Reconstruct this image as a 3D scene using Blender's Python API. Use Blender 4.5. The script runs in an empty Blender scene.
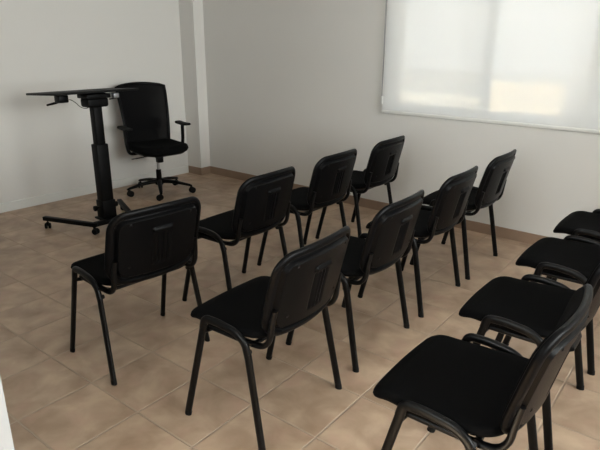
import bpy, bmesh, math, random
from mathutils import Vector, Matrix

random.seed(4)
S = bpy.context.scene
COL = S.collection
PI = math.pi
R = math.radians

# ------------------------------------------------------------------ camera
cam_d = bpy.data.cameras.new('camera')
cam_d.sensor_width = 36.0
cam_d.lens = 36.0 * 553.24 / 600.0
cam_d.clip_start = 0.02
cam = bpy.data.objects.new('camera', cam_d)
COL.objects.link(cam)
yaw, pitch, roll = 0.6610, 0.3220, 0.0061
fw = Vector((-math.sin(yaw) * math.cos(pitch), math.cos(yaw) * math.cos(pitch), -math.sin(pitch)))
rt = Vector((math.cos(yaw), math.sin(yaw), 0))
up = rt.cross(fw)
r2 = rt * math.cos(roll) + up * math.sin(roll)
u2 = -rt * math.sin(roll) + up * math.cos(roll)
M = Matrix((r2, u2, -fw)).transposed().to_4x4()
M.translation = Vector((2.0376, -0.7735, 1.4592))
cam.matrix_world = M
S.camera = cam

# ------------------------------------------------------------------ sky, sun, exposure
world = bpy.data.worlds.new('sky')
S.world = world
world.use_nodes = True
bg = world.node_tree.nodes['Background']
bg.inputs[0].default_value = (1.0, 0.99, 0.985, 1)
bg.inputs[1].default_value = 9.0

sun_d = bpy.data.lights.new('sun', 'SUN')
sun_d.energy = 66.0
sun_d.angle = R(2)
sun_d.color = (1.0, 0.88, 0.70)
sun = bpy.data.objects.new('sun', sun_d)
COL.objects.link(sun)
sun.rotation_euler = Vector((0.25, 1.0, -0.85)).to_track_quat('-Z', 'Y').to_euler()


def portal(name, loc, rot, sx, sy):
    d = bpy.data.lights.new(name, 'AREA')
    d.shape = 'RECTANGLE'
    d.size = sx
    d.size_y = sy
    d.cycles.is_portal = True
    o = bpy.data.objects.new(name, d)
    COL.objects.link(o)
    o.location = loc
    o.rotation_euler = rot


WIN = (-0.350, 3.20, 0.892, 2.28)          # opening in the window wall: x0, x1, z0, z1
SIDE = (-1.0, 2.5, 0.90, 2.40)              # unseen opening added in the right wall for fill: y0, y1, z0, z1
portal('window_daylight', ((WIN[0] + WIN[1]) / 2, 3.75, (WIN[2] + WIN[3]) / 2), (R(-90), 0, 0), WIN[1] - WIN[0], WIN[3] - WIN[2])
portal('side_fill_daylight', (4.20, (SIDE[0] + SIDE[1]) / 2, (SIDE[2] + SIDE[3]) / 2), (R(90), 0, R(90)), SIDE[1] - SIDE[0], SIDE[3] - SIDE[2])  # sky portal of the added, unseen side window

BACK = (0.7, 2.0, 1.10, 2.40)                # unseen opening added for fill in the wall behind the camera: x0, x1, z0, z1
portal('back_fill_daylight', ((BACK[0] + BACK[1]) / 2, -2.72, 1.75), (R(90), 0, 0), BACK[1] - BACK[0], 1.3)  # sky portal of the window added behind the camera

vs = S.view_settings
vs.view_transform = 'Standard'
vs.look = 'None'
vs.exposure = 1.06
vs.gamma = 1.0
vs.use_curve_mapping = False


# ------------------------------------------------------------------ materials
def mat(name, col=(0.5, 0.5, 0.5), rough=0.5, metal=0.0, spec=0.5, sheen=0.0, bump=0.0, bump_scale=200, var=0.0, var_scale=3.0):
    m = bpy.data.materials.new(name)
    m.use_nodes = True
    nt = m.node_tree
    b = nt.nodes['Principled BSDF']
    b.inputs['Base Color'].default_value = (*col, 1)
    b.inputs['Roughness'].default_value = rough
    b.inputs['Metallic'].default_value = metal
    b.inputs['Specular IOR Level'].default_value = spec
    if sheen:
        b.inputs['Sheen Weight'].default_value = sheen
        b.inputs['Sheen Roughness'].default_value = 0.5
    tc = nt.nodes.new('ShaderNodeTexCoord')
    if var:
        n = nt.nodes.new('ShaderNodeTexNoise')
        n.inputs['Scale'].default_value = var_scale
        n.inputs['Detail'].default_value = 5
        nt.links.new(tc.outputs['Object'], n.inputs['Vector'])
        mx = nt.nodes.new('ShaderNodeMix')
        mx.data_type = 'RGBA'
        mx.inputs['A'].default_value = (*[c * (1 - var) for c in col], 1)
        mx.inputs['B'].default_value = (*[min(1, c * (1 + var)) for c in col], 1)
        nt.links.new(n.outputs['Fac'], mx.inputs['Factor'])
        nt.links.new(mx.outputs['Result'], b.inputs['Base Color'])
    if bump:
        n = nt.nodes.new('ShaderNodeTexNoise')
        n.inputs['Scale'].default_value = bump_scale
        n.inputs['Detail'].default_value = 3
        nt.links.new(tc.outputs['Object'], n.inputs['Vector'])
        bp = nt.nodes.new('ShaderNodeBump')
        bp.inputs['Strength'].default_value = bump
        bp.inputs['Distance'].default_value = 0.003
        nt.links.new(n.outputs['Fac'], bp.inputs['Height'])
        nt.links.new(bp.outputs['Normal'], b.inputs['Normal'])
    return m


M_WALL = mat('wall_paint', (0.715, 0.70, 0.670), 0.75, spec=0.25, bump=0.15, bump_scale=60, var=0.015, var_scale=1.5)
M_WHITE = mat('white_paint', (0.74, 0.74, 0.71), 0.5, spec=0.3)
M_CEIL = mat('ceiling_paint', (0.75, 0.75, 0.73), 0.9, spec=0.1)
M_PLASTIC = mat('black_plastic', (0.0022, 0.0022, 0.0025), 0.36, spec=0.10, bump=0.12, bump_scale=500)
M_FABRIC = mat('black_fabric', (0.0028, 0.0028, 0.003), 0.95, spec=0.08, bump=0.3, bump_scale=900)
M_DULL = mat('matt_black_steel', (0.0016, 0.0016, 0.0018), 0.5, spec=0.12)
M_STEEL = mat('black_painted_steel', (0.0018, 0.0018, 0.002), 0.36, spec=0.22)
M_RUBBER = mat('black_rubber', (0.005, 0.005, 0.005), 0.7, spec=0.2)
M_CHROME = mat('chrome', (0.42, 0.42, 0.43), 0.3, metal=1.0)
M_RAIL_SHADE = mat('rail_shade_grey', (0.10, 0.10, 0.10), 0.8, spec=0.1)  # dark tone for the shadow line beneath the blind rail
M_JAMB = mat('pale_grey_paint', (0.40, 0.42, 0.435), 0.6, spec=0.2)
M_PALE = mat('pale_render', (0.66, 0.63, 0.55), 0.9, spec=0.1, var=0.04)
M_GREYM = mat('grey_metal', (0.28, 0.28, 0.29), 0.4, metal=0.6)
M_FRAME = mat('window_frame_paint', (0.62, 0.63, 0.62), 0.4)
M_DESK = mat('black_desk_laminate', (0.004, 0.004, 0.004), 0.55, spec=0.15, var=0.1, var_scale=8)
M_CHAIN = mat('white_plastic', (0.75, 0.75, 0.72), 0.4)
M_OCHRE = mat('ochre_render', (0.80, 0.66, 0.44), 0.9, spec=0.1, var=0.05)
M_GROUND = mat('pale_paving', (0.26, 0.26, 0.25), 0.9, spec=0.1, var=0.08)
M_TILE_EDGE = mat('brown_ceramic', (0.30, 0.205, 0.145), 0.42, var=0.12, var_scale=6)


def mat_mesh():
    m = mat('black_mesh_fabric', (0.003, 0.003, 0.0035), 0.8, spec=0.08)
    nt = m.node_tree
    b = nt.nodes['Principled BSDF']
    t = nt.nodes.new('ShaderNodeBsdfTransparent')
    mx = nt.nodes.new('ShaderNodeMixShader')
    mx.inputs[0].default_value = 0.02
    nt.links.new(b.outputs[0], mx.inputs[1])
    nt.links.new(t.outputs[0], mx.inputs[2])
    nt.links.new(mx.outputs[0], nt.nodes['Material Output'].inputs[0])
    return m


M_MESH = mat_mesh()


def mat_glass():
    m = bpy.data.materials.new('window_glass')
    m.use_nodes = True
    nt = m.node_tree
    nt.nodes.clear()
    out = nt.nodes.new('ShaderNodeOutputMaterial')
    t = nt.nodes.new('ShaderNodeBsdfTransparent')
    t.inputs[0].default_value = (0.95, 0.97, 0.96, 1)
    g = nt.nodes.new('ShaderNodeBsdfGlossy')
    g.inputs['Roughness'].default_value = 0.02
    f = nt.nodes.new('ShaderNodeFresnel')
    mx = nt.nodes.new('ShaderNodeMixShader')
    nt.links.new(f.outputs[0], mx.inputs[0])
    nt.links.new(t.outputs[0], mx.inputs[1])
    nt.links.new(g.outputs[0], mx.inputs[2])
    nt.links.new(mx.outputs[0], out.inputs[0])
    return m


M_GLASS = mat_glass()


def mat_blind():
    m = bpy.data.materials.new('screen_fabric')
    m.use_nodes = True
    nt = m.node_tree
    nt.nodes.clear()
    out = nt.nodes.new('ShaderNodeOutputMaterial')
    tr = nt.nodes.new('ShaderNodeBsdfTranslucent')
    tr.inputs[0].default_value = (0.050, 0.0517, 0.0535, 1)
    df = nt.nodes.new('ShaderNodeBsdfDiffuse')
    df.inputs[0].default_value = (0.58, 0.58, 0.57, 1)
    m1 = nt.nodes.new('ShaderNodeAddShader')
    nt.links.new(tr.outputs[0], m1.inputs[0])
    nt.links.new(df.outputs[0], m1.inputs[1])
    op = nt.nodes.new('ShaderNodeBsdfTransparent')
    m2 = nt.nodes.new('ShaderNodeMixShader')
    m2.inputs[0].default_value = 0.0085
    nt.links.new(m1.outputs[0], m2.inputs[1])
    nt.links.new(op.outputs[0], m2.inputs[2])
    nt.links.new(m2.outputs[0], out.inputs[0])
    # fine weave
    tc = nt.nodes.new('ShaderNodeTexCoord')
    n = nt.nodes.new('ShaderNodeTexNoise')
    n.inputs['Scale'].default_value = 350
    bp = nt.nodes.new('ShaderNodeBump')
    bp.inputs['Strength'].default_value = 0.1
    bp.inputs['Distance'].default_value = 0.001
    nt.links.new(tc.outputs['Object'], n.inputs['Vector'])
    nt.links.new(n.outputs['Fac'], bp.inputs['Height'])
    nt.links.new(bp.outputs['Normal'], df.inputs['Normal'])
    return m


M_BLIND = mat_blind()


def mat_floor():
    m = bpy.data.materials.new('ceramic_floor_tiles')
    m.use_nodes = True
    nt = m.node_tree
    N = nt.nodes.new
    L = nt.links.new
    b = nt.nodes['Principled BSDF']
    tc = N('ShaderNodeTexCoord')
    sc = N('ShaderNodeVectorMath')
    sc.operation = 'SCALE'
    sc.inputs['Scale'].default_value = 3.0                     # tiles are one third of a metre
    L(tc.outputs['Object'], sc.inputs[0])
    fr = N('ShaderNodeVectorMath')
    fr.operation = 'FRACTION'
    L(sc.outputs[0], fr.inputs[0])
    fl = N('ShaderNodeVectorMath')
    fl.operation = 'FLOOR'
    L(sc.outputs[0], fl.inputs[0])
    sep = N('ShaderNodeSeparateXYZ')
    L(fr.outputs[0], sep.inputs[0])

    def edge(sock):
        a = N('ShaderNodeMath')
        a.operation = 'SUBTRACT'
        a.inputs[1].default_value = 0.5
        L(sock, a.inputs[0])
        c = N('ShaderNodeMath')
        c.operation = 'ABSOLUTE'
        L(a.outputs[0], c.inputs[0])
        return c.outputs[0]

    mxm = N('ShaderNodeMath')
    mxm.operation = 'MAXIMUM'
    L(edge(sep.outputs[0]), mxm.inputs[0])
    L(edge(sep.outputs[1]), mxm.inputs[1])
    gr = N('ShaderNodeMapRange')
    gr.inputs['From Min'].default_value = 0.4845
    gr.inputs['From Max'].default_value = 0.4925
    L(mxm.outputs[0], gr.inputs['Value'])
    wn = N('ShaderNodeTexWhiteNoise')
    wn.noise_dimensions = '3D'
    L(fl.outputs[0], wn.inputs['Vector'])
    # every tile has its own cloudy pattern
    off = N('ShaderNodeVectorMath')
    off.operation = 'MULTIPLY_ADD'
    off.inputs[1].default_value = (11, 11, 11)
    L(wn.outputs['Color'], off.inputs[0])
    L(tc.outputs['Object'], off.inputs[2])
    n1 = N('ShaderNodeTexNoise')
    n1.inputs['Scale'].default_value = 6.5
    n1.inputs['Detail'].default_value = 5
    n1.inputs['Roughness'].default_value = 0.5
    n1.inputs['Distortion'].default_value = 0.4
    L(off.outputs[0], n1.inputs['Vector'])
    cr = N('ShaderNodeValToRGB')
    e = cr.color_ramp.elements
    e[0].position = 0.24
    e[0].color = (0.285, 0.190, 0.125, 1)
    e[1].position = 0.78
    e[1].color = (0.560, 0.420, 0.300, 1)
    x = e.new(0.5)
    x.color = (0.415, 0.298, 0.207, 1)
    L(n1.outputs['Fac'], cr.inputs[0])
    n2 = N('ShaderNodeTexNoise')
    n2.inputs['Scale'].default_value = 9
    n2.inputs['Detail'].default_value = 3
    L(off.outputs[0], n2.inputs['Vector'])
    pk = N('ShaderNodeMapRange')
    pk.inputs['From Min'].default_value = 0.5
    pk.inputs['From Max'].default_value = 0.75
    pk.inputs['To Max'].default_value = 0.5
    L(n2.outputs['Fac'], pk.inputs['Value'])
    mp = N('ShaderNodeMix')
    mp.data_type = 'RGBA'
    L(pk.outputs[0], mp.inputs['Factor'])
    L(cr.outputs[0], mp.inputs['A'])
    mp.inputs['B'].default_value = (0.460, 0.290, 0.215, 1)
    # each tile a little lighter or darker
    tv = N('ShaderNodeMapRange')
    tv.inputs['To Min'].default_value = 0.96
    tv.inputs['To Max'].default_value = 1.08
    L(wn.outputs['Value'], tv.inputs['Value'])
    ml = N('ShaderNodeVectorMath')
    ml.operation = 'SCALE'
    L(mp.outputs['Result'], ml.inputs[0])
    L(tv.outputs[0], ml.inputs['Scale'])
    mg = N('ShaderNodeMix')
    mg.data_type = 'RGBA'
    L(gr.outputs[0], mg.inputs['Factor'])
    L(ml.outputs[0], mg.inputs['A'])
    mg.inputs['B'].default_value = (0.430, 0.335, 0.250, 1)
    L(mg.outputs['Result'], b.inputs['Base Color'])
    rr = N('ShaderNodeMapRange')
    rr.inputs['To Min'].default_value = 0.40
    rr.inputs['To Max'].default_value = 0.85
    L(gr.outputs[0], rr.inputs['Value'])
    L(rr.outputs[0], b.inputs['Roughness'])
    b.inputs['Specular IOR Level'].default_value = 0.4
    inv = N('ShaderNodeMath')
    inv.operation = 'MULTIPLY_ADD'
    inv.inputs[1].default_value = -1.0
    inv.inputs[2].default_value = 1.0
    L(gr.outputs[0], inv.inputs[0])
    ns = N('ShaderNodeMath')
    ns.operation = 'MULTIPLY_ADD'
    ns.inputs[1].default_value = 0.35
    L(n2.outputs['Fac'], ns.inputs[0])
    L(inv.outputs[0], ns.inputs[2])
    bp = N('ShaderNodeBump')
    bp.inputs['Strength'].default_value = 1.0
    bp.inputs['Distance'].default_value = 0.003
    L(ns.outputs[0], bp.inputs['Height'])
    L(bp.outputs['Normal'], b.inputs['Normal'])
    return m


M_FLOOR = mat_floor()


# ------------------------------------------------------------------ mesh helpers
def obj(name, bm, m, parent=None, smooth=True, label=None):
    bmesh.ops.recalc_face_normals(bm, faces=bm.faces)
    me = bpy.data.meshes.new(name)
    bm.to_mesh(me)
    bm.free()
    if isinstance(m, (list, tuple)):
        for k in m:
            me.materials.append(k)
    else:
        me.materials.append(m)
    if smooth:
        me.shade_smooth()
        me.set_sharp_from_angle(angle=R(38))
    o = bpy.data.objects.new(name, me)
    COL.objects.link(o)
    if parent:
        o.parent = parent
    if label:
        o['label'] = label
    return o


def thing(name, label, cat, loc=(0, 0, 0), rz=0.0, group=None):
    o = bpy.data.objects.new(name, None)
    COL.objects.link(o)
    o.empty_display_size = 0.1
    o.location = loc
    o.rotation_euler = (0, 0, rz)
    o['label'] = label
    o['category'] = cat
    if group:
        o['group'] = group
    return o


def struct(name, bm, m, parent=None, smooth=False):
    o = obj(name, bm, m, parent, smooth)
    if parent is None:
        o['kind'] = 'structure'
    return o


def box(bm, x0, x1, y0, y1, z0, z1, bevel=0.0, mtx=None, seg=2):
    r = bmesh.ops.create_cube(bm, size=1)
    vsx = r['verts']
    for v in vsx:
        v.co = Vector((x0 + (v.co.x + .5) * (x1 - x0), y0 + (v.co.y + .5) * (y1 - y0), z0 + (v.co.z + .5) * (z1 - z0)))
    if bevel:
        es = list({e for v in vsx for e in v.link_edges})
        rr = bmesh.ops.bevel(bm, geom=es, offset=bevel, segments=seg, profile=0.5, affect='EDGES')
        vsx = list({v for f in rr['faces'] for v in f.verts} | {v for v in vsx if v.is_valid})
    if mtx is not None:
        bmesh.ops.transform(bm, matrix=mtx, verts=vsx)
    return vsx


def prism(bm, poly, z0, z1):
    a = [bm.verts.new((x, y, z0)) for x, y in poly]
    b = [bm.verts.new((x, y, z1)) for x, y in poly]
    n = len(poly)
    bm.faces.new(a[::-1])
    bm.faces.new(b)
    for i in range(n):
        bm.faces.new((a[i], a[(i + 1) % n], b[(i + 1) % n], b[i]))


def fillet(pts, rad, seg=7):
    pts = [Vector(p) for p in pts]
    out = [pts[0]]
    for i in range(1, len(pts) - 1):
        a, b, c = pts[i - 1], pts[i], pts[i + 1]
        r = rad[i - 1] if isinstance(rad, (list, tuple)) else rad
        d1 = min(r, (a - b).length * 0.49)
        d2 = min(r, (c - b).length * 0.49)
        p = b + (a - b).normalized() * d1
        q = b + (c - b).normalized() * d2
        for k in range(seg + 1):
            t = k / seg
            out.append(p * (1 - t) ** 2 + b * 2 * t * (1 - t) + q * t * t)
    out.append(pts[-1])
    return out


def tube(bm, pts, ra, rb=None, ref=(0, 1, 0), n=14, power=1.0):
    """sweep an ellipse: rb along the reference axis, ra across it"""
    rb = ra if rb is None else rb
    pts = [Vector(p) for p in pts]
    ref = Vector(ref)
    rings = []
    for i, p in enumerate(pts):
        t = (pts[min(i + 1, len(pts) - 1)] - pts[max(i - 1, 0)]).normalized()
        e1 = t.cross(ref)
        if e1.length < 1e-4:
            e1 = t.cross(Vector((0.3, 0.2, 1)))
        e1.normalize()
        e2 = e1.cross(t).normalized()
        A = ra[i] if isinstance(ra, (list, tuple)) else ra
        B = rb[i] if isinstance(rb, (list, tuple)) else rb
        ring = []
        for k in range(n):
            a = 2 * PI * k / n
            ca, sa = math.cos(a), math.sin(a)
            if power != 1.0:
                ca = math.copysign(abs(ca) ** power, ca)
                sa = math.copysign(abs(sa) ** power, sa)
            ring.append(bm.verts.new(p + e1 * A * ca + e2 * B * sa))
        rings.append(ring)
    for a, b in zip(rings, rings[1:]):
        for k in range(n):
            bm.faces.new((a[k], a[(k + 1) % n], b[(k + 1) % n], b[k]))
    bm.faces.new(rings[0][::-1])
    bm.faces.new(rings[-1])


def lathe(bm, prof, mtx=None, n=24):
    rings = []
    for r, z in prof:
        ring = []
        for k in range(n):
            a = 2 * PI * k / n
            v = Vector((r * math.cos(a), r * math.sin(a), z))
            ring.append(bm.verts.new(mtx @ v if mtx else v))
        rings.append(ring)
    for a, b in zip(rings, rings[1:]):
        for k in range(n):
            bm.faces.new((a[k], a[(k + 1) % n], b[(k + 1) % n], b[k]))
    bm.faces.new(rings[0][::-1])
    bm.faces.new(rings[-1])


def slab(bm, W, t0, t1, r0, r1, pos, top, bot, nu=40, nv=40, edge=0.015):
    """a rounded panel: W(t) half width, corner radii r0/r1 at its two ends;
    pos(y, t, off) -> point; top/bot(y, t, e) -> offsets, e = distance to the rim"""
    def ts(k, n):
        u = k / n
        return 0.5 - 0.5 * math.cos(PI * u)
    G = {}
    for side, fn in ((0, top), (1, bot)):
        for j in range(nv + 1):
            q = 0.55 * ts(j, nv) + 0.45 * j / nv
            t = t0 + (t1 - t0) * q
            hw = W(t)
            d0, d1 = abs(t - t0), abs(t1 - t)
            ins = 0
            if d0 < r0:
                ins = r0 - math.sqrt(max(0, r0 * r0 - (r0 - d0) ** 2))
            if d1 < r1:
                ins = max(ins, r1 - math.sqrt(max(0, r1 * r1 - (r1 - d1) ** 2)))
            h = hw - ins
            for i in range(nu + 1):
                u = -1 + 2 * (0.55 * ts(i, nu) + 0.45 * i / nu)
                y = u * h
                e = min(h - abs(y), d0, d1)
                # distance to the rounded corners
                for (d, r) in ((d0, r0), (d1, r1)):
                    if d < r and abs(y) > hw - r:
                        e = min(e, r - math.hypot(r - d, abs(y) - (hw - r)))
                e = max(e, 0)
                k = min(e / edge, 1)
                prof = math.sqrt(max(0, 1 - (1 - k) ** 2))
                G[side, i, j] = bm.verts.new(pos(y, t, fn(y, t, e) * prof))
    for side in (0, 1):
        for j in range(nv):
            for i in range(nu):
                f = [G[side, i, j], G[side, i + 1, j], G[side, i + 1, j + 1], G[side, i, j + 1]]
                bm.faces.new(f if side == 0 else f[::-1])
    bmesh.ops.remove_doubles(bm, verts=bm.verts, dist=1e-6)


def step(x, a, w):
    k = min(max((x - a) / w, 0), 1)
    return k * k * (3 - 2 * k)


def bump1(x, c, h, w=0.003):
    return step(h - abs(x - c), -w / 2, w)


# ------------------------------------------------------------------ the room
def wy(x):                      # inner face of the window wall
    return 3.458 - 0.027 * x


def wx(y):                      # inner face of the left wall
    return -2.958 + 0.034 * y


H = 2.72
XR, YB = 4.1, -2.6
bm = bmesh.new()
box(bm, -3.3, XR + 0.3, YB - 0.3, 3.9, -0.12, 0.0)
struct('floor', bm, M_FLOOR)
bm = bmesh.new()
box(bm, -3.3, XR + 0.3, YB - 0.3, 3.9, H, H + 0.2)
struct('ceiling', bm, M_CEIL)

# left wall
bm = bmesh.new()
prism(bm, [(wx(YB - .3), YB - .3), (wx(3.9), 3.9), (-3.3, 3.9), (-3.3, YB - .3)], 0, H)
struct('wall_left', bm, M_WALL)
# window wall, with its opening
bm = bmesh.new()
x0, x1, z0, z1 = WIN
TH = 0.24
for (a, b, c, d) in ((-2.86, x0, 0, H), (x1, XR, 0, H), (x0, x1, 0, z0), (x0, x1, z1, H)):
    prism(bm, [(a, wy(a)), (b, wy(b)), (b, wy(b) + TH), (a, wy(a) + TH)], c, d)
struct('wall_right', bm, M_WALL)
# wall behind the last row, with the added side window
bm = bmesh.new()
y0, y1, s0, s1 = SIDE
for (a, b, c, d) in ((YB - .3, y0, 0, H), (y1, 3.9, 0, H), (y0, y1, 0, s0), (y0, y1, s1, H)):
    box(bm, XR, XR + 0.2, a, b, c, d)
struct('wall_rear', bm, M_WALL)
bm = bmesh.new()
for (a, b, c, d) in ((-3.3, BACK[0], 0, H), (BACK[1], XR, 0, H), (BACK[0], BACK[1], 0, BACK[2]), (BACK[0], BACK[1], BACK[3], H)):
    box(bm, a, b, YB - 0.2, YB, c, d)
struct('wall_back', bm, M_WALL)
# the wall end beside the camera
bm = bmesh.new()
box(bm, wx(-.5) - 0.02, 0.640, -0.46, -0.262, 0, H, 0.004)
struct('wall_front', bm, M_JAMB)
# corner pillar
CX = -2.622
bm = bmesh.new()
prism(bm, [(wx(3.4), 3.390), (CX, 3.390), (CX, wy(CX) + .01), (wx(3.4), wy(CX) + .01)], 0, H)
struct('wall_pillar', bm, M_WALL)


# baseboards
def board(name, pts, h, th, m, side):
    """skirting along a polyline, th thick to the given side"""
    P_ = [Vector((x, y, 0)) for x, y in pts]
    off = []
    for i, p in enumerate(P_):
        ns = []
        if i > 0:
            d = (p - P_[i - 1]).normalized()
            ns.append(Vector((-d.y, d.x, 0)) * side)
        if i < len(P_) - 1:
            d = (P_[i + 1] - p).normalized()
            ns.append(Vector((-d.y, d.x, 0)) * side)
        n = ns[0] if len(ns) == 1 else (ns[0] + ns[1]) / max(0.2, 1 + ns[0].dot(ns[1]))
        off.append(p + n * th)
    bm = bmesh.new()
    lip = 0.0025
    for i in range(len(P_) - 1):
        a, b, c, d = P_[i], P_[i + 1], off[i + 1], off[i]
        lo = [bm.verts.new((v.x, v.y, 0.0005)) for v in (a, b, c, d)]
        mid = [bm.verts.new((v.x, v.y, h - lip)) for v in (a, b, c, d)]
        c2 = c + (b - c) * 0.3
        d2 = d + (a - d) * 0.3
        hi = [bm.verts.new((v.x, v.y, h)) for v in (a, b, c2, d2)]
        bm.faces.new(lo[::-1])
        bm.faces.new(hi)
        for q, w in ((lo, mid), (mid, hi)):
            for k in range(4):
                bm.faces.new((q[k], q[(k + 1) % 4], w[(k + 1) % 4], w[k]))
    return struct(name, bm, m)


board('baseboard_left', [(wx(-0.26), -0.26), (wx(3.388), 3.388)], 0.082, 0.014, M_WHITE, -1)
board('baseboard_right', [(wx(3.39) + 0.014, 3.390), (CX, 3.390), (CX, wy(CX)), (XR, wy(XR))], 0.083, 0.010, M_TILE_EDGE, -1)


# window joinery
def window(name, ax, lo, hi, zl, zh, cuts, place, fw_=0.09, sill=0.075):
    """frame in local u (along the wall), w (depth), z; place(u, w, z) -> point"""
    root = bpy.data.objects.new(name, None)
    COL.objects.link(root)
    root['kind'] = 'structure'

    def lbox(bm, u0, u1, w0, w1, a, b, bev=0.004):
        vv = box(bm, u0, u1, w0, w1, a, b, bev)
        for v in vv:
            v.co = Vector(place(v.co.x, v.co.y, v.co.z))
    bm = bmesh.new()
    lbox(bm, lo, lo + fw_, 0, 0.06, zl, zh)
    lbox(bm, hi - fw_, hi, 0, 0.06, zl, zh)
    lbox(bm, lo + fw_, hi - fw_, 0, 0.06, zl, zl + sill)
    lbox(bm, lo + fw_, hi - fw_, 0, 0.06, zh - 0.06, zh)
    for c, w in cuts:
        lbox(bm, c - w / 2, c + w / 2, 0, 0.06, zl + sill, zh - 0.06)
    obj('window_frame', bm, M_FRAME, root)
    ed = [lo + fw_] + [q for c, w in cuts for q in (c - w / 2, c + w / 2)] + [hi - fw_]
    for k in range(0, len(ed), 2):
        bm = bmesh.new()
        lbox(bm, ed[k], ed[k + 1], 0.027, 0.033, zl + sill, zh - 0.06, 0)
        obj('window_pane', bm, M_GLASS, root, smooth=False)
    return root


window('window_1', 'x', WIN[0], WIN[1], WIN[2], WIN[3],
       [(0.448, 0.070), (1.245, 0.12), (2.05, 0.075)], lambda u, w, z: (u, wy(u) + 0.145 + w, z), fw_=0.045, sill=0.052)
window('fill_window_side', 'y', SIDE[0], SIDE[1], SIDE[2], SIDE[3],
       [(0.95, 0.085)], lambda u, w, z: (XR + 0.07 + w, u, z), fw_=0.06, sill=0.06)  # out of view, added to brighten the left wall and floor

window('fill_window_back', 'x', BACK[0], BACK[1], BACK[2], BACK[3],
       [(1.35, 0.085)], lambda u, w, z: (u, YB - 0.07 - w, z), fw_=0.06, sill=0.06)  # out of view, added to brighten the window wall

# outside: paving and a rendered garden wall
bm = bmesh.new()
box(bm, -14, 18, 3.95, 30, -0.30, -0.05)
o = struct('trim_1', bm, M_GROUND)
o.name = 'ground'
bm = bmesh.new()
box(bm, -0.98, 0.14, 7.4, 7.65, -0.05, 0.90, 0.02)
o = obj('garden_wall', bm, M_OCHRE, smooth=False)
o['label'] = 'warm ochre garden wall glowing through the lower part of the right blind panel'
o['category'] = 'wall'
bm = bmesh.new()
box(bm, -5.0, -0.985, 7.55, 7.80, -0.05, 0.66, 0.02)
o = obj('garden_wall', bm, M_PALE, smooth=False)
o['label'] = 'pale low garden wall faintly seen through the left blind panel'
o['category'] = 'wall'

# ------------------------------------------------------------------ roller blind
BX0, BX1 = -0.362, 3.22


def by(x, d=0.0):
    return wy(x) - 0.020 + d


bl = thing('roller_blind', 'wide off-white roller blind pulled down over the window, daylight behind it', 'blind', ((BX0 + BX1) / 2, by(1.4), WIN[2]))
off = -Vector(bl.location)
bm = bmesh.new()
NX, NZ = 60, 16
g = [[None] * (NZ + 1) for _ in range(NX + 1)]
for sgn in (0, 1):
    vv = {}
    for i in range(NX + 1):
        x = BX0 + (BX1 - BX0) * i / NX
        for j in range(NZ + 1):
            z = 0.895 + (2.30 - 0.895) * j / NZ
            w = 0.0012 * math.sin(x * 9) * (1 - j / NZ)
            vv[i, j] = bm.verts.new(Vector((x, by(x) + w, z)) + off)
    for i in range(NX):
        for j in range(NZ):
            bm.faces.new((vv[i, j], vv[i + 1, j], vv[i + 1, j + 1], vv[i, j + 1]))
    break
obj('blind_fabric', bm, M_BLIND, bl)
bm = bmesh.new()
tube(bm, [Vector((BX0, by(BX0), 0.888)) + off, Vector((BX1, by(BX1), 0.888)) + off], 0.008, 0.0135, (0, 0, 1), power=0.7)
obj('bottom_rail', bm, M_CHAIN, bl)
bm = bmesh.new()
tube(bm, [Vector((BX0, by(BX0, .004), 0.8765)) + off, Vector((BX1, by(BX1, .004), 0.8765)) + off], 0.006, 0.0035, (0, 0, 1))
obj('rail_shadow_strip', bm, M_RAIL_SHADE, bl, label='dark grey strip for the shaded gap under the rail')  # added strip, shadow under the rail put in as colour
bm = bmesh.new()
tube(bm, [Vector((BX0, by(BX0, -.012), 2.305)) + off, Vector((BX1, by(BX1, -.012), 2.305)) + off], 0.024, n=20)
obj('roller_tube', bm, M_CHAIN, bl)
bm = bmesh.new()
cx = -0.362
cyy = wy(cx) - 0.034
tube(bm, fillet([Vector((cx, cyy, 2.29)) + off, Vector((cx, cyy, 1.03)) + off, Vector((cx, cyy, 1.01)) + off], 0.004), 0.0022, n=8)
tube(bm, [Vector((cx - 0.012, cyy, 2.29)) + off, Vector((cx - 0.003, cyy, 1.01)) + off], 0.0022, n=8)
for k in range(100):
    z = 1.03 + k * 0.0125
    m_ = Matrix.Translation(Vector((cx, cyy, z)) + off)
    bmesh.ops.create_icosphere(bm, subdivisions=1, radius=0.0032, matrix=m_)
obj('bead_chain', bm, M_GREYM, bl, label='grey bead chain')
bm = bmesh.new()
box(bm, -0.009, 0.009, -0.006, 0.008, -0.035, 0.030, 0.004, Matrix.Translation(Vector((cx, cyy, 0.985)) + off))
obj('chain_holder', bm, M_CHAIN, bl, label='small white chain holder')


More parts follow.
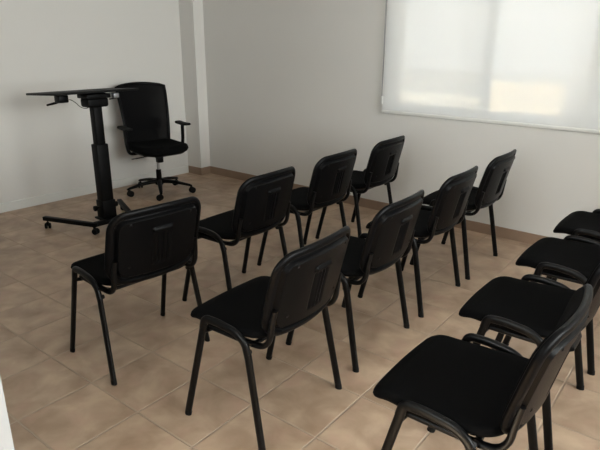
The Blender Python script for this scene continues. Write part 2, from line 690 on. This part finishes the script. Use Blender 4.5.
# ------------------------------------------------------------------ visitor chairs
def make_chair(label):
    t = thing('stacking_chair', label, 'chair', group='black stacking chairs set out in rows')
    fx, rx = -0.20, 0.20                      # front and rear feet
    # seat: cushion over a plastic pan
    xf, xr = -0.222, 0.185

    def Ws(x):
        k = (x - xf) / (xr - xf)
        return 0.222 + 0.011 * min(1, max(0, (k - 0.12) / 0.3)) - 0.008 * max(0, k - 0.6) / 0.4

    def zs(y, x):
        k = (x - xf) / (xr - xf)
        z = 0.449 - 0.012 * math.sin(PI * min(1, k * 1.05)) + 0.004 * k
        z -= 0.030 * max(0, (0.20 - k) / 0.20) ** 2
        z += 0.010 * (y / 0.22) ** 2 * k
        return z

    def front_x(y):
        return -0.012 * (1 - (y / 0.22) ** 2)

    def pos_s(y, x, off):
        k = (x - xf) / (xr - xf)
        return Vector((x + front_x(y) * (1 - k), y, zs(y, x) + off))
    bm = bmesh.new()
    slab(bm, Ws, xf, xr, 0.050, 0.075, pos_s, lambda y, x, e: 0.020 + 0.006 * step(e, 0.0, 0.08), lambda y, x, e: -0.016, 34, 34, 0.022)
    obj('seat', bm, M_FABRIC, t)
    bm = bmesh.new()
    slab(bm, lambda x: Ws(x) - 0.004, xf + 0.006, xr - 0.002, 0.048, 0.075, pos_s,
         lambda y, x, e: -0.006, lambda y, x, e: -0.020 - 0.034 * (1 - (y / 0.22) ** 2) * step(e, 0.0, 0.10), 26, 26, 0.03)
    obj('seat_pan', bm, M_PLASTIC, t)

    # backrest
    zb, zt = 0.455, 0.792

    def Wb(z):
        k = (z - zb) / (zt - zb)
        return 0.235 + 0.003 * math.sin(PI * k)

    def xb(y, z):
        k = (z - zb) / (zt - zb)
        return 0.205 + 0.074 * k + 0.010 * k * k - 0.032 * (y / 0.22) ** 2

    def zc(y, z):
        k = (z - zb) / (zt - zb)
        return z + (0.010 * (1 - (y / 0.22) ** 2)) * max(0, 2 * k - 1) - 0.012 * (1 - (y / 0.22) ** 2) * max(0, 1 - 2 * k)

    def pos_b(y, z, off):
        return Vector((xb(y, z) + off * 0.96, y, zc(y, z) - off * 0.26))

    def rear(y, z, e):
        o_ = 0.012
        o_ -= 0.012 * step(e, 0.022, 0.006)              # channel behind the rim
        o_ += 0.019 * step(e, 0.036, 0.008)              # raised rear panel
        if abs(y) < 0.08:
            o_ += 0.010 * bump1(z, 0.694, 0.0065, 0.005) * bump1(y, 0, 0.048, 0.008)
            if z < 0.682:
                for yy in (-0.036, -0.012, 0.012, 0.036):
                    o_ -= 0.006 * bump1(y, yy, 0.0065, 0.006) * bump1(z, 0.606, 0.070, 0.008)
        return o_
    bm = bmesh.new()
    slab(bm, Wb, zb, zt, 0.092, 0.074, pos_b, rear, lambda y, z, e: -0.012, 84, 78, 0.016)
    obj('backrest', bm, M_PLASTIC, t)
    bm = bmesh.new()
    slab(bm, lambda z: Wb(z) - 0.010, zb + 0.010, zt - 0.010, 0.084, 0.066, pos_b, lambda y, z, e: -0.008, lambda y, z, e: -0.020 - 0.007 * step(e, 0, 0.06), 26, 26, 0.02)
    obj('back_cushion', bm, M_FABRIC, t)
    for sy in (-1, 1):
        for z in (0.738, 0.545):
            bm = bmesh.new()
            y = sy * 0.148
            c = pos_b(y, z, rear(y, z, 0.07) - 0.001)
            lathe(bm, [(0.006, 0), (0.006, 0.002), (0.004, 0.0035), (0.0015, 0.0036)],
                  Matrix.Translation(c) @ Vector((0.96, 0, -0.26)).to_track_quat('Z', 'Y').to_matrix().to_4x4(), 12)
            obj('screw', bm, M_STEEL, t)

    # legs and rails: flat-oval tube
    for sy in (-1, 1):
        yt, yf = sy * 0.244, sy * 0.260
        bm = bmesh.new()
        tube(bm, [(fx + 0.002, yf, 0.012), (-0.098, yt, 0.430)], 0.0150, 0.0100, (0, 1, 0), power=0.85)
        lg = obj('leg', bm, M_STEEL, t)
        bm = bmesh.new()
        tube(bm, [(fx, yf, 0.0), (fx + 0.006, yf, 0.020)], 0.0158, 0.0108, (0, 1, 0))
        obj('foot_cap', bm, M_RUBBER, lg)
        bm = bmesh.new()
        tube(bm, [(rx - 0.001, yf, 0.012), (0.124, yt, 0.392)], 0.0155, 0.0105, (0, 1, 0), power=0.85)
        lg = obj('leg', bm, M_STEEL, t)
        bm = bmesh.new()
        tube(bm, [(rx, yf, 0.0), (rx - 0.002, yf, 0.020)], 0.0163, 0.0113, (0, 1, 0))
        obj('foot_cap', bm, M_RUBBER, lg)
        bm = bmesh.new()
        path = fillet([(-0.100, yt, 0.425), (-0.089, yt, 0.469), (-0.020, yt, 0.471), (0.068, yt, 0.461), (0.111, yt, 0.431), (0.1265, yt, 0.376)], [0.024, 0.02, 0.03, 0.02])
        tube(bm, path, 0.0155, 0.0110, (0, 1, 0), power=0.85)
        obj('side_rail', bm, M_STEEL, t)
        bm = bmesh.new()
        yj = sy * 0.211
        path = fillet([(-0.10, yj, 0.418), (0.110, yj, 0.416), (0.172, yj, 0.420), (0.202, yj, 0.458), (0.208, yj, 0.515), (0.218, yj * 0.97, 0.575)], [0.05, 0.05, 0.04, 0.04])
        tube(bm, path, 0.0105, 0.0125, (0, 1, 0), power=0.85)
        obj('back_support', bm, M_STEEL, t)
        bm = bmesh.new()
        tube(bm, [(0.114, yt - sy * 0.022, 0.388), (0.119, yt - sy * 0.002, 0.390)], 0.010, 0.010, (0, 0, 1))
        tube(bm, [(0.123, yt - sy * 0.012, 0.392), (0.101, yt - sy * 0.012, 0.384)], 0.010, 0.009, (0, 1, 0))
        obj('stacking_bumper', bm, M_RUBBER, t)
    bm = bmesh.new()
    tube(bm, fillet([(-0.098, -0.246, 0.412), (-0.10, -0.21, 0.403), (-0.10, 0.21, 0.403), (-0.098, 0.246, 0.412)], 0.02), 0.011, 0.008, (0, 0, 1), power=0.85)
    tube(bm, fillet([(0.120, -0.246, 0.435), (0.115, -0.19, 0.408), (0.115, 0.19, 0.408), (0.120, 0.246, 0.435)], 0.03), 0.010, 0.008, (0, 0, 1), power=0.85)
    obj('seat_frame', bm, M_STEEL, t)
    return t


def place(o, x, y, deg):
    o.location = (x, y, 0)
    o.rotation_euler = (0, 0, R(deg))


def copy_thing(root):
    r = root.copy()
    COL.objects.link(r)
    for ch in list(root.children):
        c = ch.copy()
        COL.objects.link(c)
        c.parent = r
        for g_ in ch.children:
            d = g_.copy()
            COL.objects.link(d)
            d.parent = c
    return r


chairs = [
    # nearest the presenter
    (-0.088, 0.667, -5.0, 'black stacking chair of the row facing the desk, leftmost and nearest the desk'),
    (-0.118, 1.406, 1.4, 'black stacking chair of the row facing the desk, second from the left'),
    (-0.137, 2.083, 1.0, 'black stacking chair of the row facing the desk, third from the left'),
    (-0.147, 2.767, 1.0, 'black stacking chair of the row facing the desk, last one by the window wall'),
    # middle row
    (0.697, 0.722, 1.6, 'black stacking chair of the middle row, leftmost, whole back and seat in view'),
    (0.674, 1.403, 1.0, 'black stacking chair of the middle row, second from the left'),
    (0.672, 2.087, 0.3, 'black stacking chair of the middle row, third from the left'),
    (0.676, 2.747, 0.3, 'black stacking chair of the middle row, right end, closest to the window wall'),
    # last row
    (1.535, 0.722, 0.5, 'black stacking chair in the lower right corner, nearest the camera, seat seen from above'),
    (1.535, 1.388, 0.6, 'black stacking chair of the right-hand row, next behind the nearest one'),
    (1.545, 2.066, 0.0, 'black stacking chair of the right-hand row, third away from the camera'),
    (1.558, 2.700, 0.0, 'black stacking chair of the right-hand row, farthest, cut by the right picture edge'),
]
first = make_chair(chairs[0][3])
for i, (x, y, a, lab) in enumerate(chairs):
    o = first if i == 0 else copy_thing(first)
    o['label'] = lab
    place(o, x, y, a)


# ------------------------------------------------------------------ casters
def caster(root, x, y, top, ang, r=0.026, name='caster'):
    """twin-wheel castor hanging from z=top, on the floor"""
    mt = Matrix.Translation((x, y, 0)) @ Matrix.Rotation(ang, 4, 'Z')
    bm = bmesh.new()
    tube(bm, [mt @ Vector((0, 0, top)), mt @ Vector((0, 0, r * 1.5))], 0.006)
    # hood between the wheels
    tube(bm, [mt @ Vector((0.004, 0, 2.05 * r)), mt @ Vector((0.018, 0, 1.75 * r)), mt @ Vector((0.026, 0, 1.0 * r))], 0.006, 0.012, (0, 1, 0))
    c = obj(name, bm, M_PLASTIC, root)
    for s in (-1, 1):
        bm = bmesh.new()
        q = mt @ Matrix.Translation((0.016, s * 0.014, r)) @ Matrix.Rotation(R(90), 4, 'X')
        lathe(bm, [(r * 0.55, -0.008), (r * 0.9, -0.008), (r, -0.005), (r, 0.005), (r * 0.9, 0.008), (r * 0.55, 0.008)], q, 24)
        obj('wheel', bm, M_RUBBER, c)
    return c


# ------------------------------------------------------------------ standing desk
dk = thing('standing_desk', 'black height-adjustable desk on a single column, wheeled base, in front of the left wall', 'desk', (-1.84, 1.655, 0), R(-2.5))
# tabletop: wide along y, tipped a little towards the left wall
bm = bmesh.new()
tilt = Matrix.Translation((-0.085, -0.03, 1.078)) @ Matrix.Rotation(R(-3.2), 4, 'Y')
box(bm, -0.225, 0.225, -0.345, 0.335, -0.007, 0.009, 0.005, tilt)
obj('tabletop', bm, M_DESK, dk)
bm = bmesh.new()
box(bm, -0.08, 0.07, -0.098, 0.098, 1.035, 1.068, 0.006)
box(bm, -0.065, 0.055, -0.088, 0.088, 0.968, 1.040, 0.020, seg=4)
obj('top_bracket', bm, M_DULL, dk)
bm = bmesh.new()
box(bm, -0.034, 0.034, -0.036, 0.036, 0.60, 0.995, 0.008)
obj('inner_column', bm, M_DULL, dk)
bm = bmesh.new()
box(bm, -0.044, 0.044, -0.050, 0.050, 0.10, 0.685, 0.008)
obj('outer_column', bm, M_DULL, dk)
bm = bmesh.new()
box(bm, -0.052, 0.052, -0.058, 0.058, 0.085, 0.235, 0.008)
box(bm, -0.070, 0.085, -0.075, 0.075, 0.075, 0.092, 0.006)
cb = obj('base_bracket', bm, M_DULL, dk)
for s in (-1, 1):
    bm = bmesh.new()
    lathe(bm, [(0.008, 0), (0.008, 0.018), (0.021, 0.020), (0.023, 0.026), (0.022, 0.040), (0.015, 0.043)],
          Matrix.Translation((-0.01, s * 0.060, 0.175)) @ Matrix.Rotation(R(-90 * s), 4, 'X'), 18)
    obj('knob', bm, M_PLASTIC, cb)
# base: crossbar with two splayed feet
bm = bmesh.new()
box(bm, 0.060, 0.104, -0.180, 0.180, 0.060, 0.096, 0.006)
obj('crossbar', bm, M_DULL, dk)
for s in (-1, 1):
    a = Vector((0.096, s * 0.165, 0.078))
    b = Vector((-0.375, s * 0.345, 0.078))
    d = (b - a)
    mt = Matrix.Translation(a) @ d.to_track_quat('X', 'Z').to_matrix().to_4x4()
    bm = bmesh.new()
    box(bm, -0.015, d.length, -0.020, 0.020, -0.017, 0.017, 0.006, mt)
    ft = obj('foot', bm, M_DULL, dk)
    caster(dk, a.x - 0.02, a.y + 0.005 * s, 0.062, R(20 if s < 0 else -60), 0.024)
    caster(dk, b.x + 0.035, b.y - 0.01 * s, 0.062, R(-35 if s < 0 else 60), 0.024)
# release lever under the left end, its cable, and the bracket fittings
bm = bmesh.new()
box(bm, -0.11, -0.03, -0.262, -0.190, 1.012, 1.066, 0.006)
lv = obj('lever_housing', bm, M_PLASTIC, dk)
bm = bmesh.new()
tube(bm, [(-0.09, -0.225, 1.016), (-0.12, -0.262, 1.005), (-0.155, -0.300, 0.992)], [0.006, 0.009, 0.007], [0.016, 0.018, 0.010], (1, -0.5, 0))
obj('lever', bm, M_PLASTIC, lv)
bm = bmesh.new()
cpts = [(-0.05, -0.190, 1.030), (-0.05, -0.165, 1.031), (-0.045, -0.130, 1.005), (-0.04, -0.100, 0.970), (-0.035, -0.060, 0.955), (-0.03, -0.034, 0.968)]
tube(bm, fillet(cpts, 0.02), 0.0028, n=8)
obj('cable', bm, M_RUBBER, dk)
bm = bmesh.new()
box(bm, 0.02, 0.06, 0.130, 0.175, 1.030, 1.066, 0.003)
obj('end_plate', bm, M_GREYM, dk, label='bare grey metal plate')
bm = bmesh.new()
tube(bm, [(0.04, 0.10, 1.022), (0.04, 0.19, 1.030)], 0.005)
obj('tilt_lever', bm, M_DULL, dk)

# ------------------------------------------------------------------ office chair
oc = thing('office_chair', 'black swivel office chair with mesh back and armrests, behind the standing desk', 'chair', (-2.378, 2.61, 0), R(-13))
# five-spoke base
bm = bmesh.new()
lathe(bm, [(0.036, 0.085), (0.044, 0.095), (0.040, 0.135), (0.028, 0.150)], n=24)
for k in range(5):
    a = R(49 + 72 * k)
    d = Vector((math.cos(a), math.sin(a), 0))
    n_ = Vector((-d.y, d.x, 0))
    tube(bm, [d * 0.02 + Vector((0, 0, 0.122)), d * 0.16 + Vector((0, 0, 0.112)), d * 0.305 + Vector((0, 0, 0.082)), d * 0.328 + Vector((0, 0, 0.074))],
         [0.022, 0.016, 0.012, 0.008], [0.026, 0.022, 0.016, 0.012], n_, power=0.8)
obj('star_base', bm, M_PLASTIC, oc)
for k in range(5):
    a = R(49 + 72 * k)
    caster(oc, 0.313 * math.cos(a), 0.313 * math.sin(a), 0.080, a + R(40 + 50 * k), 0.030)
bm = bmesh.new()
lathe(bm, [(0.027, 0.135), (0.025, 0.235), (0.020, 0.238)], n=20)
obj('column_cover', bm, M_PLASTIC, oc)
bm = bmesh.new()
lathe(bm, [(0.013, 0.235), (0.013, 0.375)], n=16)
obj('gas_lift', bm, M_CHROME, oc, label='silver gas lift')
bm = bmesh.new()
box(bm, -0.10, 0.09, -0.065, 0.065, 0.372, 0.410, 0.012)
box(bm, 0.015, 0.075, -0.03, 0.03, 0.315, 0.38, 0.010)
mc = obj('mechanism', bm, M_PLASTIC, oc)
bm = bmesh.new()
tube(bm, fillet([(0.02, -0.05, 0.385), (0.03, -0.16, 0.385), (0.03, -0.21, 0.380), (0.03, -0.275, 0.378)], 0.02), [0.005] * 18, 0.008, (1, 0, 0))
obj('height_lever', bm, M_PLASTIC, mc)


def so(y, x, off):
    k = (x + 0.24) / 0.49
    z = 0.458 - 0.012 * math.sin(PI * k) - 0.030 * max(0, k - 0.8) ** 2 * 25 * 0.6 + 0.012 * (y / 0.25) ** 2
    return Vector((x + 0.025 + 0.012 * (1 - (y / .25) ** 2) * k, y, z + off))


bm = bmesh.new()
slab(bm, lambda x: 0.235 + 0.02 * math.sin(PI * (x + 0.24) / 0.49), -0.24, 0.25, 0.10, 0.11, so, lambda y, x, e: 0.044, lambda y, x, e: -0.022, 30, 30, 0.04)
obj('seat', bm, M_FABRIC, oc)
bm = bmesh.new()
slab(bm, lambda x: 0.222 + 0.02 * math.sin(PI * (x + 0.24) / 0.49), -0.23, 0.235, 0.10, 0.11, so, lambda y, x, e: -0.01, lambda y, x, e: -0.042, 24, 24, 0.04)
obj('seat_pan', bm, M_PLASTIC, oc)


# backrest: frame with a stretched mesh
def bw(z):
    k = (z - 0.46) / 0.62
    return 0.216 + 0.036 * k


def bx(y, z):
    k = (z - 0.46) / 0.62
    return -0.235 - 0.115 * k + 0.035 * math.sin(PI * min(1, k * 1.6)) * (1 if k < 0.62 else 0.0) + 0.055 * (y / 0.24) ** 2


def bxs(y, z):
    k = (z - 0.46) / 0.62
    return -0.215 - 0.13 * k + 0.030 * math.sin(PI * k) + 0.055 * (y / 0.24) ** 2


def ztop(y):
    return 1.046 - 0.022 * (y / 0.24) ** 2


path = []
ring = []
for k in range(13):
    z = 0.46 + (1.018 - 0.46) * k / 12
    ring.append(Vector((bxs(bw(z), z), -bw(z), z)))
for k in range(1, 12):
    y = -0.246 + 0.492 * k / 12
    z = ztop(y)
    ring.append(Vector((bxs(y, z), y, z)))
for k in range(12, -1, -1):
    z = 0.46 + (1.018 - 0.46) * k / 12
    ring.append(Vector((bxs(bw(z), z), bw(z), z)))
for k in range(1, 8):
    y = 0.205 - 0.41 * k / 8
    ring.append(Vector((bxs(y, 0.46), y, 0.455)))
ring.append(ring[0])
bm = bmesh.new()
tube(bm, ring, 0.015, 0.012, (1, 0, 0), n=12)
tube(bm, [(bxs(0, 0.47) - 0.01, 0, 0.47), (-0.22, 0, 0.42), (-0.09, 0, 0.392)], 0.014, 0.035, (0, 1, 0))
for s in (-1, 1):
    tube(bm, [(bxs(.15, 0.60) - 0.018, s * 0.13, 0.47), (bxs(.15, 0.72) - 0.030, s * 0.10, 0.60), (bxs(.1, 0.82) - 0.01, s * 0.05, 0.74)], 0.010, 0.014, (0, 1, 0))
obj('back_frame', bm, M_PLASTIC, oc)
bm = bmesh.new()
nu, nv = 24, 30
vv = {}
for i in range(nu + 1):
    for j in range(nv + 1):
        u = -1 + 2 * i / nu
        z = 0.462 + (ztop(u * 0.23) - 0.465) * j / nv
        y = u * bw(min(z, 1.05))
        vv[i, j] = bm.verts.new((bxs(y, z) + 0.004, y, z))
for i in range(nu):
    for j in range(nv):
        bm.faces.new((vv[i, j], vv[i + 1, j], vv[i + 1, j + 1], vv[i, j + 1]))
obj('back_mesh', bm, M_MESH, oc)
bm = bmesh.new()
slab(bm, lambda z: 0.165, 0.60, 0.72, 0.04, 0.04, lambda y, z, o_: Vector((bxs(y, z) - 0.008 + o_, y, z)), lambda y, z, e: 0.005, lambda y, z, e: -0.012, 16, 12, 0.02)
obj('lumbar_support', bm, M_PLASTIC, oc)
for s in (-1, 1):
    bm = bmesh.new()
    tube(bm, fillet([(-0.01, s * 0.17, 0.418), (-0.01, s * 0.275, 0.420), (-0.015, s * 0.295, 0.50), (-0.02, s * 0.300, 0.655)], [0.03, 0.04]), 0.014, 0.022, (1, 0, 0), power=0.8)
    ar = obj('armrest', bm, M_PLASTIC, oc)
    bm = bmesh.new()
    slab(bm, lambda x: 0.040, -0.13, 0.11, 0.035, 0.035, lambda y, x, o_: Vector((x, s * 0.300 + y, 0.662 + o_ + 0.006 * (x / 0.12) ** 2)), lambda y, x, e: 0.014, lambda y, x, e: -0.010, 14, 18, 0.014)
    obj('arm_pad', bm, M_RUBBER, ar)
